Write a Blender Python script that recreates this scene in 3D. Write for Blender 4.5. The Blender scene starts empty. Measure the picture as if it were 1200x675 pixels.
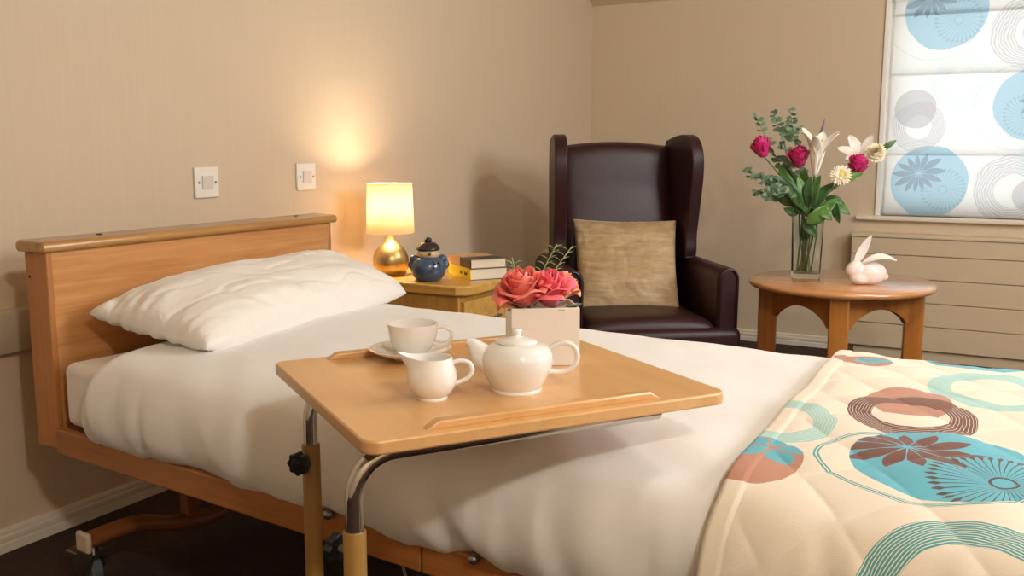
import bpy, bmesh, math, random
from mathutils import Vector, Matrix, noise
from math import sin, cos, pi, radians as R, sqrt, atan2

random.seed(7)
col = bpy.context.scene.collection

# ---------------------------------------------------------------- camera frame
CAM = Vector((0, 0, 1.0)); FPX = 1123.0; PITCH = R(8.4); YAW = R(29.0)
FW = Vector((-sin(YAW)*cos(PITCH), cos(YAW)*cos(PITCH), -sin(PITCH)))
RT = Vector((cos(YAW), sin(YAW), 0)); UP = RT.cross(FW)

def at(px, py, depth):
    """world point seen at (px,py) at a given distance along the view axis"""
    return CAM + (FW + RT*((px-600)/FPX) + UP*((337.5-py)/FPX))*depth

def srgb(r, g, b):
    f = lambda c: (c/255/12.92) if c/255 <= .04045 else ((c/255+.055)/1.055)**2.4
    return (f(r), f(g), f(b), 1.0)

# ---------------------------------------------------------------- node helpers
class NT:
    def __init__(s, name):
        s.mat = bpy.data.materials.new(name); s.mat.use_nodes = True
        s.t = s.mat.node_tree; s.t.nodes.clear()
        s.out = s.t.nodes.new('ShaderNodeOutputMaterial')
    def n(s, typ, **kw):
        nd = s.t.nodes.new('ShaderNode'+typ)
        for k, v in kw.items(): setattr(nd, k, v)
        return nd
    def put(s, sock, v):
        if isinstance(v, bpy.types.NodeSocket): s.t.links.new(v, sock)
        elif isinstance(v, E): s.t.links.new(v.s, sock)
        elif v is not None: sock.default_value = v
    def math(s, op, *a, clamp=False):
        nd = s.n('Math', operation=op, use_clamp=clamp)
        for i, x in enumerate(a): s.put(nd.inputs[i], x)
        return E(s, nd.outputs[0])
    def mix(s, f, a, b):
        nd = s.n('MixRGB'); s.put(nd.inputs[0], f); s.put(nd.inputs[1], a); s.put(nd.inputs[2], b)
        return nd.outputs[0]
    def coord(s, kind='Object', scale=(1,1,1), rot=(0,0,0)):
        tc = s.n('TexCoord'); mp = s.n('Mapping')
        s.t.links.new(tc.outputs[kind], mp.inputs[0])
        mp.inputs['Scale'].default_value = scale; mp.inputs['Rotation'].default_value = rot
        return mp.outputs[0]
    def noise(s, vec, scale=5, detail=4, rough=.5, dist=0):
        nd = s.n('TexNoise'); s.put(nd.inputs['Vector'], vec)
        nd.inputs['Scale'].default_value = scale; nd.inputs['Detail'].default_value = detail
        nd.inputs['Roughness'].default_value = rough; nd.inputs['Distortion'].default_value = dist
        return E(s, nd.outputs['Fac'])
    def ramp(s, f, stops):
        nd = s.n('ValToRGB'); s.put(nd.inputs[0], f)
        el = nd.color_ramp.elements
        while len(el) < len(stops): el.new(.5)
        for e, (p, c) in zip(el, stops): e.position = p; e.color = c
        return nd.outputs[0]
    def bump(s, h, strength=.2, dist=.002):
        nd = s.n('Bump'); s.put(nd.inputs['Height'], h)
        nd.inputs['Strength'].default_value = strength; nd.inputs['Distance'].default_value = dist
        return nd.outputs[0]
    def bsdf(s, color, rough=.5, metal=0, normal=None, **kw):
        b = s.n('BsdfPrincipled'); s.put(b.inputs['Base Color'], color)
        s.put(b.inputs['Roughness'], rough); s.put(b.inputs['Metallic'], metal)
        if normal is not None: s.put(b.inputs['Normal'], normal)
        for k, v in kw.items(): s.put(b.inputs[k.replace('_', ' ')], v)
        s.t.links.new(b.outputs[0], s.out.inputs[0]); return b

class E:
    def __init__(s, t, sock): s.t = t; s.s = sock
    def _b(op):
        def f(a, b): return a.t.math(op, a, b)
        return f
    def _r(op):
        def f(a, b): return a.t.math(op, b, a)
        return f
    __add__ = _b('ADD'); __radd__ = _b('ADD'); __sub__ = _b('SUBTRACT'); __rsub__ = _r('SUBTRACT')
    __mul__ = _b('MULTIPLY'); __rmul__ = _b('MULTIPLY'); __truediv__ = _b('DIVIDE'); __rtruediv__ = _r('DIVIDE')
    def lt(a, b): return a.t.math('LESS_THAN', a, b)
    def gt(a, b): return a.t.math('GREATER_THAN', a, b)
    def sin(a): return a.t.math('SINE', a)
    def abs(a): return a.t.math('ABSOLUTE', a)
    def fract(a): return a.t.math('FRACT', a)
    def max(a, b): return a.t.math('MAXIMUM', a, b)
    def min(a, b): return a.t.math('MINIMUM', a, b)
    def clamp(a): return a.t.math('ADD', a, 0.0, clamp=True)

def plain(name, c, rough=.5, metal=0, var=.04, vscale=6, bump=0, bscale=200, **kw):
    t = NT(name); co = t.coord()
    c2 = tuple(max(0, x*(1-var*2)) for x in c[:3])+(1,)
    f = t.noise(co, vscale, 3)
    nrm = t.bump(t.noise(co, bscale, 2), bump, .001) if bump else None
    t.bsdf(t.mix(f, c, c2), rough, metal, nrm, **kw); return t.mat

def wood(name, c1, c2, axis='X', rough=.38, scale=1.0, coat=.15):
    t = NT(name)
    sc = {'X': (1.2, 22, 22), 'Y': (22, 1.2, 22), 'Z': (22, 22, 1.2)}[axis]
    co = t.coord(scale=tuple(x*scale for x in sc))
    g = t.noise(co, 1.6, 5, .6, .6); g2 = t.noise(co, 7, 3, .5, .2)
    f = g*.75+g2*.25
    c = t.ramp(f, [(.3, c1), (.68, c2)])
    t.bsdf(c, rough, 0, t.bump(g2, .08, .001), Coat_Weight=coat, Coat_Roughness=.25); return t.mat

# ---------------------------------------------------------------- materials
M = {}
def wallmat():
    t = NT('wall_paint'); co = t.coord(scale=(90, 90, 4)); n1 = t.noise(co, 1, 3)
    c = t.mix(n1, srgb(214, 195, 170), srgb(208, 189, 163))
    t.bsdf(c, .72, 0, t.bump(t.noise(t.coord(scale=(160, 160, 10)), 1, 2), .12, .001)); return t.mat
M['wall'] = wallmat()
M['ceil'] = plain('ceiling_paint', srgb(215, 196, 165), .8, bump=.05)
def carpet():
    t = NT('carpet'); co = t.coord(); f = t.noise(co, 260, 3, .7); g = t.noise(co, 30, 2)
    c = t.ramp(f*.7+g*.3, [(.3, srgb(30, 18, 12)), (.55, srgb(62, 40, 26)), (.75, srgb(92, 66, 44))])
    t.bsdf(c, .95, 0, t.bump(f, .8, .006)); return t.mat
M['carpet'] = carpet()
M['white_gloss'] = plain('white_gloss_paint', srgb(232, 222, 206), .3, var=.02)
M['window_white'] = plain('window_frame_white', srgb(245, 244, 240), .3, var=.01)
M['rad'] = plain('radiator_cream', srgb(214, 194, 164), .4, var=.02)
M['rail_wall'] = plain('wall_trunking_paint', srgb(196, 184, 162), .45, var=.02)
M['plastic'] = plain('switch_white_plastic', srgb(240, 234, 224), .25, var=.01)
M['plastic_grey'] = plain('rocker_plastic', srgb(222, 214, 206), .28, var=.01)
M['dark'] = plain('dark_recess', srgb(40, 26, 18), .6)
M['black'] = plain('black_plastic', srgb(18, 18, 20), .42, bump=.1)
M['beech_head'] = wood('beech_headboard', srgb(216, 160, 102), srgb(188, 126, 72), 'Y', .35)
M['beech_side'] = wood('beech_headboard_edge', srgb(194, 132, 74), srgb(168, 106, 54), 'Z', .4)
M['cap'] = wood('oiled_oak_cap', srgb(194, 148, 88), srgb(156, 108, 56), 'Y', .28, coat=.5)
M['rail'] = wood('rail_beech', srgb(178, 116, 60), srgb(148, 90, 42), 'X', .35)
M['table'] = wood('beech_laminate', srgb(226, 178, 120), srgb(212, 160, 100), 'Y', .3, .5, coat=.3)
M['oak'] = wood('pale_oak', srgb(222, 176, 96), srgb(192, 142, 66), 'X', .35, .8, coat=.3)
M['oak_side'] = wood('pale_oak_upright', srgb(214, 166, 88), srgb(182, 132, 58), 'Z', .4, .8)
M['round'] = wood('cherry_top', srgb(214, 156, 104), srgb(192, 130, 78), 'X', .16, .5, coat=1.0)
M['round_leg'] = wood('cherry_leg', srgb(190, 124, 54), srgb(158, 92, 34), 'Z', .32, .6, coat=.4)
M['mahog'] = plain('bed_frame_brown_paint', srgb(132, 78, 42), .35)
M['chrome'] = plain('chrome', srgb(205, 200, 195), .1, 1, var=.02)
M['steel'] = plain('castor_steel', srgb(160, 158, 156), .3, 1, var=.05)
M['sleeve'] = plain('ochre_painted_steel', srgb(156, 118, 54), .4, var=.04)
M['grey_rubber'] = plain('grey_rubber', srgb(90, 98, 104), .6)
M['cap_beige'] = plain('beige_end_cap', srgb(205, 190, 165), .5)
M['china'] = plain('white_china', srgb(246, 243, 238), .12, var=.005, Coat_Weight=.5, Coat_Roughness=.05)
M['rabbit'] = plain('rabbit_glaze', srgb(246, 232, 226), .14, var=.01, Coat_Weight=.5, Subsurface_Weight=.1)
M['rabbit_in'] = plain('rabbit_ear_pink', srgb(238, 208, 200), .2, var=.02, Coat_Weight=.4)
M['box'] = plain('flower_box_ceramic', srgb(236, 228, 219), .42, var=.01)
M['cord'] = plain('white_cord', srgb(150, 144, 136), .5)
M['blackcord'] = plain('dark_flex', srgb(40, 34, 30), .5)

def cloth(name, c, weave=.12, rough=.85, var=.01, sheen=.2, wr=.12):
    t = NT(name); co = t.coord()
    w = t.noise(t.coord(scale=(1, 1, 1)), 700, 2)
    big = t.noise(co, 9, 4, .55, .8)
    c2 = tuple(x*(1-var*2) for x in c[:3])+(1,)
    h = w*.12+big
    t.bsdf(t.mix(big, c, c2), rough, 0, t.bump(h, wr, .02), Sheen_Weight=sheen); return t.mat
M['duvet'] = cloth('white_cotton', srgb(240, 237, 234))
M['pillow'] = cloth('pillow_cotton', srgb(242, 236, 228), wr=.3)
M['sheet'] = cloth('sheet_cotton', srgb(236, 228, 220), wr=.2)

def leather():
    t = NT('brown_leather'); co = t.coord(); v = t.n('TexVoronoi'); t.put(v.inputs['Vector'], co); v.inputs['Scale'].default_value = 260
    big = t.noise(co, 7, 3)
    h = E(t, v.outputs['Distance'])*.5+big*3
    t.bsdf(t.mix(big, srgb(56, 25, 27), srgb(40, 18, 21)), .42, 0, t.bump(h, .18, .003), Specular_IOR_Level=.36, Coat_Weight=.06, Coat_Roughness=.3); return t.mat
M['leather'] = leather()
M['piping'] = plain('leather_piping', srgb(46, 22, 21), .35)
def velvet():
    t = NT('gold_velvet'); co = t.coord(scale=(6, 6, 40)); f = t.noise(co, 1.5, 4, .65, .5); g = t.noise(t.coord(), 14, 4, .7)
    c = t.ramp(f*.6+g*.4, [(.3, srgb(158, 128, 92)), (.5, srgb(184, 154, 114)), (.7, srgb(206, 182, 146))])
    t.bsdf(c, .55, 0, t.bump(g+f, .35, .006), Sheen_Weight=.8, Sheen_Roughness=.35, Sheen_Tint=srgb(250, 225, 190)); return t.mat
M['velvet'] = velvet()
def brass():
    t = NT('brushed_brass'); co = t.coord(scale=(3, 3, 60)); f = t.noise(co, 6, 3)
    t.bsdf(t.mix(f, srgb(222, 196, 140), srgb(196, 166, 108)), .36, 1, t.bump(f, .12, .001)); return t.mat
M['brass'] = brass()
def shade():
    t = NT('lamp_shade_fabric'); co = t.coord(scale=(1, 1, 1)); f = t.noise(co, 350, 2)
    d = t.n('BsdfDiffuse'); d.inputs[0].default_value = srgb(250, 240, 220)
    tr = t.n('BsdfTranslucent'); t.put(tr.inputs[0], t.mix(f, srgb(255, 240, 212), srgb(250, 230, 198)))
    m = t.n('MixShader'); m.inputs[0].default_value = .62
    t.t.links.new(d.outputs[0], m.inputs[1]); t.t.links.new(tr.outputs[0], m.inputs[2]); t.t.links.new(m.outputs[0], t.out.inputs[0]); return t.mat
M['shade'] = shade()
def emis(name, c, st):
    t = NT(name); e = t.n('Emission'); e.inputs[0].default_value = c; e.inputs[1].default_value = st
    t.t.links.new(e.outputs[0], t.out.inputs[0]); return t.mat
M['bulb'] = emis('lamp_bulb', srgb(255, 222, 170), 14)
def glass(name, tint=(1, 1, 1, 1), rough=0.0, ior=1.47):
    t = NT(name); b = t.bsdf(tint, rough, 0, None, Transmission_Weight=1.0, IOR=ior); return t.mat
M['glass'] = glass('vase_glass', srgb(240, 248, 248))
def pane():
    t = NT('window_pane'); g = t.n('BsdfGlossy'); g.inputs['Roughness'].default_value = .02
    tr = t.n('BsdfTransparent'); m = t.n('MixShader'); m.inputs[0].default_value = .06
    t.t.links.new(tr.outputs[0], m.inputs[1]); t.t.links.new(g.outputs[0], m.inputs[2]); t.t.links.new(m.outputs[0], t.out.inputs[0]); return t.mat
M['pane'] = pane()
def petal(name, c1, c2, sss=.15, rough=.55, scale=60):
    t = NT(name); f = t.noise(t.coord(), scale, 3, .6)
    t.bsdf(t.ramp(f, [(.35, c1), (.65, c2)]), rough, 0, None, Sheen_Weight=.2, Subsurface_Weight=0.0); return t.mat
M['rose_coral'] = petal('coral_petals', srgb(248, 112, 104), srgb(255, 150, 132), scale=22)
M['rose_pink'] = petal('hot_pink_petals', srgb(242, 84, 108), srgb(252, 124, 132), scale=22)
M['rose_peach'] = petal('peach_petals', srgb(250, 160, 118), srgb(255, 190, 146), scale=22)
M['rose_mag'] = petal('magenta_petals', srgb(186, 12, 92), srgb(226, 36, 128), scale=40)
M['lily'] = petal('lily_petals', srgb(252, 246, 236), srgb(244, 230, 212), scale=18)
M['lily_white'] = petal('white_lily_petals', srgb(244, 240, 234), srgb(228, 218, 206), scale=18)
M['cream_petal'] = petal('cream_petals', srgb(250, 242, 218), srgb(242, 226, 186), scale=50)
M['yellow'] = petal('yellow_disc', srgb(226, 206, 110), srgb(206, 182, 80))
M['mauve'] = petal('mauve_bud', srgb(120, 104, 116), srgb(92, 78, 92))
M['leaf'] = petal('green_leaf', srgb(62, 104, 38), srgb(92, 138, 60), rough=.4, scale=25)
M['leaf_dark'] = petal('dark_green_leaf', srgb(38, 74, 34), srgb(62, 102, 48), rough=.4, scale=25)
M['euc'] = petal('eucalyptus_leaf', srgb(88, 118, 92), srgb(122, 148, 116), rough=.6, scale=25)
M['fern'] = petal('fern_green', srgb(128, 160, 86), srgb(168, 192, 116), rough=.6)
M['stem'] = petal('green_stem', srgb(66, 96, 44), srgb(94, 120, 62), rough=.5)
M['blueglaze'] = plain('blue_glaze', srgb(78, 98, 128), .18, var=.25, vscale=18, Coat_Weight=.6)
M['hat'] = plain('dark_hat_glaze', srgb(52, 44, 48), .25, var=.15, vscale=30, Coat_Weight=.4)
M['facecream'] = plain('cream_glaze', srgb(222, 196, 150), .3, var=.08)
M['nose'] = plain('brown_glaze', srgb(110, 56, 30), .3)
M['paper'] = None
def pages():
    t = NT('book_pages'); co = t.coord(scale=(1, 1, 900)); f = t.noise(co, 1, 1)
    t.bsdf(t.mix(f, srgb(242, 232, 212), srgb(214, 198, 172)), .8); return t.mat
M['paper'] = pages()
M['yellowcover'] = plain('yellow_cover', srgb(246, 220, 30), .35, var=.01)
M['blackcover'] = plain('dark_cover', srgb(48, 40, 34), .3, var=.03)
M['tancover'] = plain('tan_cover', srgb(206, 168, 124), .35, var=.06, vscale=25)
M['ink'] = plain('ink', srgb(30, 28, 26), .5)

# printed fabric -----------------------------------------------------------
class Fab:
    """circles, scribbled rings and flowers drawn in metres of the fabric"""
    def __init__(s, name, kind='UV'):
        s.t = NT(name); tc = s.t.n('TexCoord'); sp = s.t.n('SeparateXYZ')
        s.t.t.links.new(tc.outputs['UV'], sp.inputs[0]); s.uv = tc.outputs['UV']
        s.U = E(s.t, sp.outputs[0]); s.V = E(s.t, sp.outputs[1])
        s.w1 = s.t.noise(s.uv, 9, 2)-.5; s.w2 = s.t.noise(s.uv, 34, 2)-.5
        s.w3 = s.t.noise(s.uv, 4, 1)-.5
    def base(s, c): s.c = c; return s
    def paint(s, mask, c): s.c = s.t.mix(mask, s.c, c)
    def d(s, cx, cy, ax=1.0, rot=0.0, wob=.012):
        du = s.U-cx; dv = s.V-cy
        if rot:
            a, b = du*cos(rot)+dv*sin(rot), dv*cos(rot)-du*sin(rot)
        else: a, b = du, dv
        a = a/ax
        return s.t.math('SQRT', a*a+b*b)+s.w1*wob, a, b
    def disc(s, cx, cy, r, c, op=1.0, ax=1.0, rot=0, wob=.02):
        d, a, b = s.d(cx, cy, ax, rot, wob); m = d.lt(r)
        s.paint(m*op, c); return m
    def ring(s, cx, cy, r0, r1, n, c, duty=.38, op=1.0, ax=1.0, rot=0, wob=.03, fill=0):
        d, a, b = s.d(cx, cy, ax, rot, wob)
        th = s.t.math('ARCTAN2', b, a)
        t_ = (d-r0)/(r1-r0)
        inn = t_.gt(0.0)*t_.lt(1.0)
        ph = t_*n+(th*3+s.w1*2).sin()*.4+s.w2*1.1+s.w1*1.2
        m = ph.fract().lt(duty)*inn
        if fill: s.paint(inn*fill, c)
        s.paint(m*op, c); return inn
    def flower(s, cx, cy, r, n, c, ax=1.0, rot=0, phase=0, clip=None, op=1.0, hub=.07):
        d, a, b = s.d(cx, cy, ax, rot, .004)
        th = s.t.math('ARCTAN2', b, a)
        k = (th+s.w3*.8)*(n/(2*pi))+phase
        q = (k.fract()-.5).abs()
        var = 1.0+(th*2+1.0).sin()*.18
        t_ = d/(var*r)
        t01 = t_.clamp()
        prof = (s.t.math('POWER', t01, .8)*pi).sin()*.5-.035+t01*.02
        m = q.lt(prof)*t_.gt(hub)*t_.lt(1.0)
        if clip: m = m*clip
        s.paint(m*op, c)
    def thistle(s, cx, cy, r, n, c, ax=1.0, rot=0, clip=None, op=1.0):
        d, a, b = s.d(cx, cy, ax, rot, .003)
        th = s.t.math('ARCTAN2', b, a)
        t_ = d/r
        k = th*(n/(2*pi))+t_*1.2
        q = (k.fract()-.5).abs()
        line = q.lt(.10)*t_.gt(.22)*t_.lt(.82)
        k2 = th*(n/(2*pi))*1.0+t_*1.2
        dot = q.lt(.34-(t_-.9).abs()*3.0)*t_.gt(.8)*t_.lt(1.0)
        hub = t_.gt(.15)*t_.lt(.2)
        m = line.max(dot).max(hub)
        if clip: m = m*clip
        s.paint(m*op, c)

# ---------------------------------------------------------------- mesh helpers
class MB:
    def __init__(s): s.v = []; s.f = []; s.uv = {}
    def add(s, vs, fs):
        o = len(s.v); s.v += [tuple(x) for x in vs]; s.f += [tuple(i+o for i in f) for f in fs]; return o
    def box(s, lo, hi, M_=None):
        vs = [Vector((x, y, z)) for z in (lo[2], hi[2]) for y in (lo[1], hi[1]) for x in (lo[0], hi[0])]
        if M_ is not None: vs = [M_ @ v for v in vs]
        s.add(vs, [(0, 2, 3, 1), (4, 5, 7, 6), (0, 1, 5, 4), (2, 6, 7, 3), (1, 3, 7, 5), (0, 4, 6, 2)]); return s
    def lathe(s, prof, seg=40, c=(0, 0, 0), close=False):
        """profile [(r,z)...] from bottom to top"""
        vs = []; fs = []
        n = len(prof)
        for r, z in prof:
            for k in range(seg):
                a = 2*pi*k/seg; vs.append((c[0]+r*cos(a), c[1]+r*sin(a), c[2]+z))
        for i in range(n-1):
            for k in range(seg):
                k2 = (k+1) % seg; fs.append((i*seg+k, i*seg+k2, (i+1)*seg+k2, (i+1)*seg+k))
        if prof[0][0] > 1e-6: fs.append(tuple(range(seg))[::-1])
        if prof[-1][0] > 1e-6 and not close: fs.append(tuple((n-1)*seg+k for k in range(seg)))
        s.add(vs, fs); return s
    def tube(s, pts, r, seg=12, caps=True, flat=1.0):
        pts = [Vector(p) for p in pts]; n = len(pts)
        rr = r if isinstance(r, (list, tuple)) else [r]*n
        vs = []; fs = []; prev = None
        for i, p in enumerate(pts):
            tan = (pts[min(i+1, n-1)]-pts[max(i-1, 0)]).normalized()
            if prev is None:
                ref = Vector((0, 0, 1)) if abs(tan.z) < .9 else Vector((1, 0, 0))
                a = tan.cross(ref).normalized()
            else:
                a = (prev-tan*prev.dot(tan)).normalized()
            prev = a; b = tan.cross(a)
            for k in range(seg):
                q = 2*pi*k/seg; vs.append(p+(a*cos(q)+b*sin(q)*flat)*rr[i])
        for i in range(n-1):
            for k in range(seg):
                k2 = (k+1) % seg; fs.append((i*seg+k, i*seg+k2, (i+1)*seg+k2, (i+1)*seg+k))
        if caps: fs.append(tuple(range(seg))[::-1]); fs.append(tuple((n-1)*seg+k for k in range(seg)))
        s.add(vs, fs); return s
    def grid(s, fn, nu, nv, uvfn=None):
        vs = []; fs = []; uvs = []
        for i in range(nu+1):
            for j in range(nv+1):
                vs.append(fn(i/nu, j/nv))
                if uvfn: uvs.append(uvfn(i/nu, j/nv))
        for i in range(nu):
            for j in range(nv):
                a = i*(nv+1)+j; fs.append((a, a+nv+1, a+nv+2, a+1))
        o = s.add(vs, fs)
        if uvfn:
            for k, u in enumerate(uvs): s.uv[o+k] = u
        return s
    def prism(s, poly, d0, d1, plane='XZ', M_=None):
        """polygon [(a,b)] extruded along the third axis from d0 to d1"""
        def mk(a, b, d):
            v = {'XZ': (a, d, b), 'YZ': (d, a, b), 'XY': (a, b, d)}[plane]
            return M_ @ Vector(v) if M_ is not None else Vector(v)
        n = len(poly)
        vs = [mk(a, b, d0) for a, b in poly]+[mk(a, b, d1) for a, b in poly]
        fs = [tuple(range(n)), tuple(range(2*n-1, n-1, -1))]+[(i, i+n, (i+1) % n+n, (i+1) % n) for i in range(n)]
        s.add(vs, fs); return s
    def ell(s, c, r, seg=24, rings=14, M_=None):
        vs = []; fs = []
        for i in range(rings+1):
            ph = pi*i/rings
            for k in range(seg):
                a = 2*pi*k/seg
                v = Vector((r[0]*sin(ph)*cos(a), r[1]*sin(ph)*sin(a), -r[2]*cos(ph)))
                if M_ is not None: v = M_ @ v
                vs.append(v+Vector(c))
        for i in range(rings):
            for k in range(seg):
                k2 = (k+1) % seg; fs.append((i*seg+k, i*seg+k2, (i+1)*seg+k2, (i+1)*seg+k))
        s.add(vs, fs); return s
    def build(s, name, mat, parent=None, smooth=35, bevel=0, bseg=3, subsurf=0, solid=0, soff=0, remesh=0, weld=True):
        me = bpy.data.meshes.new(name); me.from_pydata(s.v, [], s.f)
        if s.uv:
            L = me.uv_layers.new(name='UVMap')
            for lp in me.loops: L.data[lp.index].uv = s.uv.get(lp.vertex_index, (0, 0))
        bm = bmesh.new(); bm.from_mesh(me)
        if weld and not s.uv: bmesh.ops.remove_doubles(bm, verts=bm.verts, dist=1e-5)
        bmesh.ops.recalc_face_normals(bm, faces=bm.faces) if not s.uv else None
        bm.to_mesh(me); bm.free()
        if smooth:
            me.shade_smooth()
            if smooth < 180: me.set_sharp_from_angle(angle=R(smooth))
        mats = mat if isinstance(mat, (list, tuple)) else [mat]
        for m in mats: me.materials.append(m)
        o = bpy.data.objects.new(name, me); col.objects.link(o)
        if parent is not None: o.parent = parent
        if remesh:
            md = o.modifiers.new('r', 'REMESH'); md.mode = 'VOXEL'; md.voxel_size = remesh; md.use_smooth_shade = True
            sm = o.modifiers.new('s', 'SMOOTH'); sm.iterations = 8; sm.factor = .6
        if solid:
            md = o.modifiers.new('so', 'SOLIDIFY'); md.thickness = solid; md.offset = soff
        if bevel:
            md = o.modifiers.new('b', 'BEVEL'); md.width = bevel; md.segments = bseg; md.limit_method = 'ANGLE'; md.angle_limit = R(40)
            if smooth: me.shade_smooth()
            md.harden_normals = False
        if subsurf:
            md = o.modifiers.new('ss', 'SUBSURF'); md.levels = subsurf; md.render_levels = subsurf
            me.shade_smooth()
        return o

def bezier(p0, p1, p2, p3, n=12):
    p0, p1, p2, p3 = map(Vector, (p0, p1, p2, p3)); out = []
    for i in range(n+1):
        t = i/n; out.append(p0*(1-t)**3+p1*3*t*(1-t)**2+p2*3*t*t*(1-t)+p3*t**3)
    return out
def crom(pts, n=8):
    P = [Vector(p) for p in pts]; P = [P[0]*2-P[1]]+P+[P[-1]*2-P[-2]]; out = []
    for i in range(1, len(P)-2):
        a, b, c, d = P[i-1:i+3]
        for k in range(n):
            t = k/n
            out.append(.5*((2*b)+(c-a)*t+(2*a-5*b+4*c-d)*t*t+(3*b-a-3*c+d)*t**3))
    out.append(P[-2].copy()); return out

def empty(name, loc, rz=0, label=None, cat=None, group=None):
    o = bpy.data.objects.new(name, None); col.objects.link(o); o.location = loc; o.rotation_euler = (0, 0, rz)
    o.empty_display_size = .05
    if label: o['label'] = label; o['category'] = cat
    if group: o['group'] = group
    return o
def orient(o, loc, d):
    """place o with its local z along d"""
    q = Vector(d).normalized().to_track_quat('Z', 'Y'); o.location = loc; o.rotation_mode = 'QUATERNION'; o.rotation_quaternion = q
def tag(o, label, cat, group=None):
    o['label'] = label; o['category'] = cat
    if group: o['group'] = group
    return o
def struct(mb, name, mat, parent=None, **kw):
    o = mb.build(name, mat, parent, **kw)
    if parent is None: o['kind'] = 'structure'
    return o
def rim(v, f): return v

# ================================================================ THE ROOM
XL, YB, XR, YF, ZC = -2.215, 4.892, 1.9, -1.5, 2.3
EAVE, YS = 1.736, 4.07
struct(MB().box((XL-.1, YF-.1, -.08), (XR+.1, YB+.3, 0)), 'floor', M['carpet'], smooth=0)
struct(MB().box((XL-.12, YF-.1, 0), (XL, YB+.2, 2.5)), 'wall_left', M['wall'], smooth=0)
struct(MB().box((XR, YF-.1, 0), (XR+.12, YB+.2, 2.5)), 'wall_right', M['wall'], smooth=0)
struct(MB().box((XL, YF-.12, 0), (XR, YF, 2.5)), 'wall_front', M['wall'], smooth=0)
# back wall with the window opening
WX0, WX1, WZ0, WZ1 = -.695, .78, .672, 1.70
mb = MB()
mb.box((XL, YB, 0), (WX0, YB+.2, 2.0)).box((WX1, YB, 0), (XR, YB+.2, 2.0))
mb.box((WX0, YB, 0), (WX1, YB+.2, WZ0)).box((WX0, YB, WZ1), (WX1, YB+.2, 2.0))
struct(mb, 'wall_back', M['wall'], smooth=0)
# ceiling: flat, then sloping down to the eaves above the window wall
mb = MB().prism([(YF-.1, ZC), (YS, ZC), (YB+.02, EAVE), (YB+.2, EAVE), (YB+.2, 2.55), (YF-.1, 2.55)], XL-.1, XR+.1, 'YZ')
struct(mb, 'ceiling', M['ceil'], smooth=0)
# baseboards, moulded profile
prof = [(0, 0), (.018, 0), (.018, .020), (.0125, .023), (.0125, .027), (.018, .030), (.018, .040), (.011, .0425), (.011, .046), (.014, .048), (.013, .054), (.005, .057), (0, .057)]
struct(MB().prism([(XL+a, b) for a, b in prof], YF, YB, 'XZ'), 'baseboard_left', M['white_gloss'])
struct(MB().prism([(YB-a, b) for a, b in prof], XL+.018, XR, 'YZ'), 'baseboard_back', M['white_gloss'])
# painted trunking along the wall behind the bed
mb = MB().prism([(XL, .5), (XL+.03, .5), (XL+.032, .503), (XL+.032, .596), (XL+.028, .603), (XL, .606)], -.6, 1.62, 'XZ')
struct(mb, 'trim_1', M['rail_wall'])

# window
w = empty('window_1', (0, 0, 0)); w['kind'] = 'structure'
mb = MB()
for a, b in (((WX0, YB+.06, WZ0), (WX0+.045, YB+.14, WZ1)), ((WX1-.045, YB+.06, WZ0), (WX1, YB+.14, WZ1)),
             ((WX0+.045, YB+.06, WZ0), (WX1-.045, YB+.14, WZ0+.045)), ((WX0+.045, YB+.06, WZ1-.045), (WX1-.045, YB+.14, WZ1)),
             ((.02, YB+.07, WZ0+.045), (.06, YB+.13, WZ1-.045))): mb.box(a, b)
mb.build('window_frame', M['window_white'], w, bevel=.003, bseg=2)
MB().box((WX0+.04, YB+.098, WZ0+.04), (WX1-.04, YB+.104, WZ1-.04)).build('window_pane', M['pane'], w, smooth=0)
mb = MB().box((WX0-.016, YB-.012, WZ0), (WX0+.006, YB+.06, WZ1+.01)).box((WX1-.006, YB-.012, WZ0), (WX1+.016, YB+.06, WZ1+.01))
mb.build('window_trim', M['window_white'], w, bevel=.003, bseg=2)
MB().box((WX0-.1, YB-.035, WZ0-.022), (WX1+.1, YB+.06, WZ0)).build('window_sill', M['white_gloss'], w, bevel=.006)

# roman blind in the reveal: fabric in folds, translucent ---------------------
def blind_mat():
    f = Fab('printed_blind'); t = f.t
    f.base(srgb(250, 249, 244))
    bl, gr, pk, lt = srgb(176, 212, 226), srgb(190, 186, 188), srgb(196, 178, 172), srgb(222, 236, 236)
    for (cx, cz, r, fx, fz, tx, tz) in BL_BIG:
        f.ring(cx-.05, cz-.012, r*1.16, r*1.2, 1.2, lt, .5, wob=.02)
        m = f.disc(cx, cz, r, bl, .85)
        f.flower(fx, fz, r*.62, 13, srgb(150, 164, 176), clip=m, op=.7)
        f.thistle(tx, tz, r*.6, 30, srgb(164, 192, 204), clip=m, op=.6)
    for (cx, cz, r0, r1, c) in BL_RING:
        f.ring(cx, cz, r0, r1, 8, {'g': gr, 'l': lt}[c], .5, op=.45, fill=.12, wob=.03)
    for (cx, cz, r) in BL_GREY: f.disc(cx, cz, r, gr, .55)
    d = t.n('BsdfDiffuse'); t.put(d.inputs[0], f.c); tr = t.n('BsdfTranslucent'); t.put(tr.inputs[0], f.c)
    m = t.n('MixShader'); m.inputs[0].default_value = .7
    t.t.links.new(d.outputs[0], m.inputs[1]); t.t.links.new(tr.outputs[0], m.inputs[2]); t.t.links.new(m.outputs[0], t.out.inputs[0]); return t.mat
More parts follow.
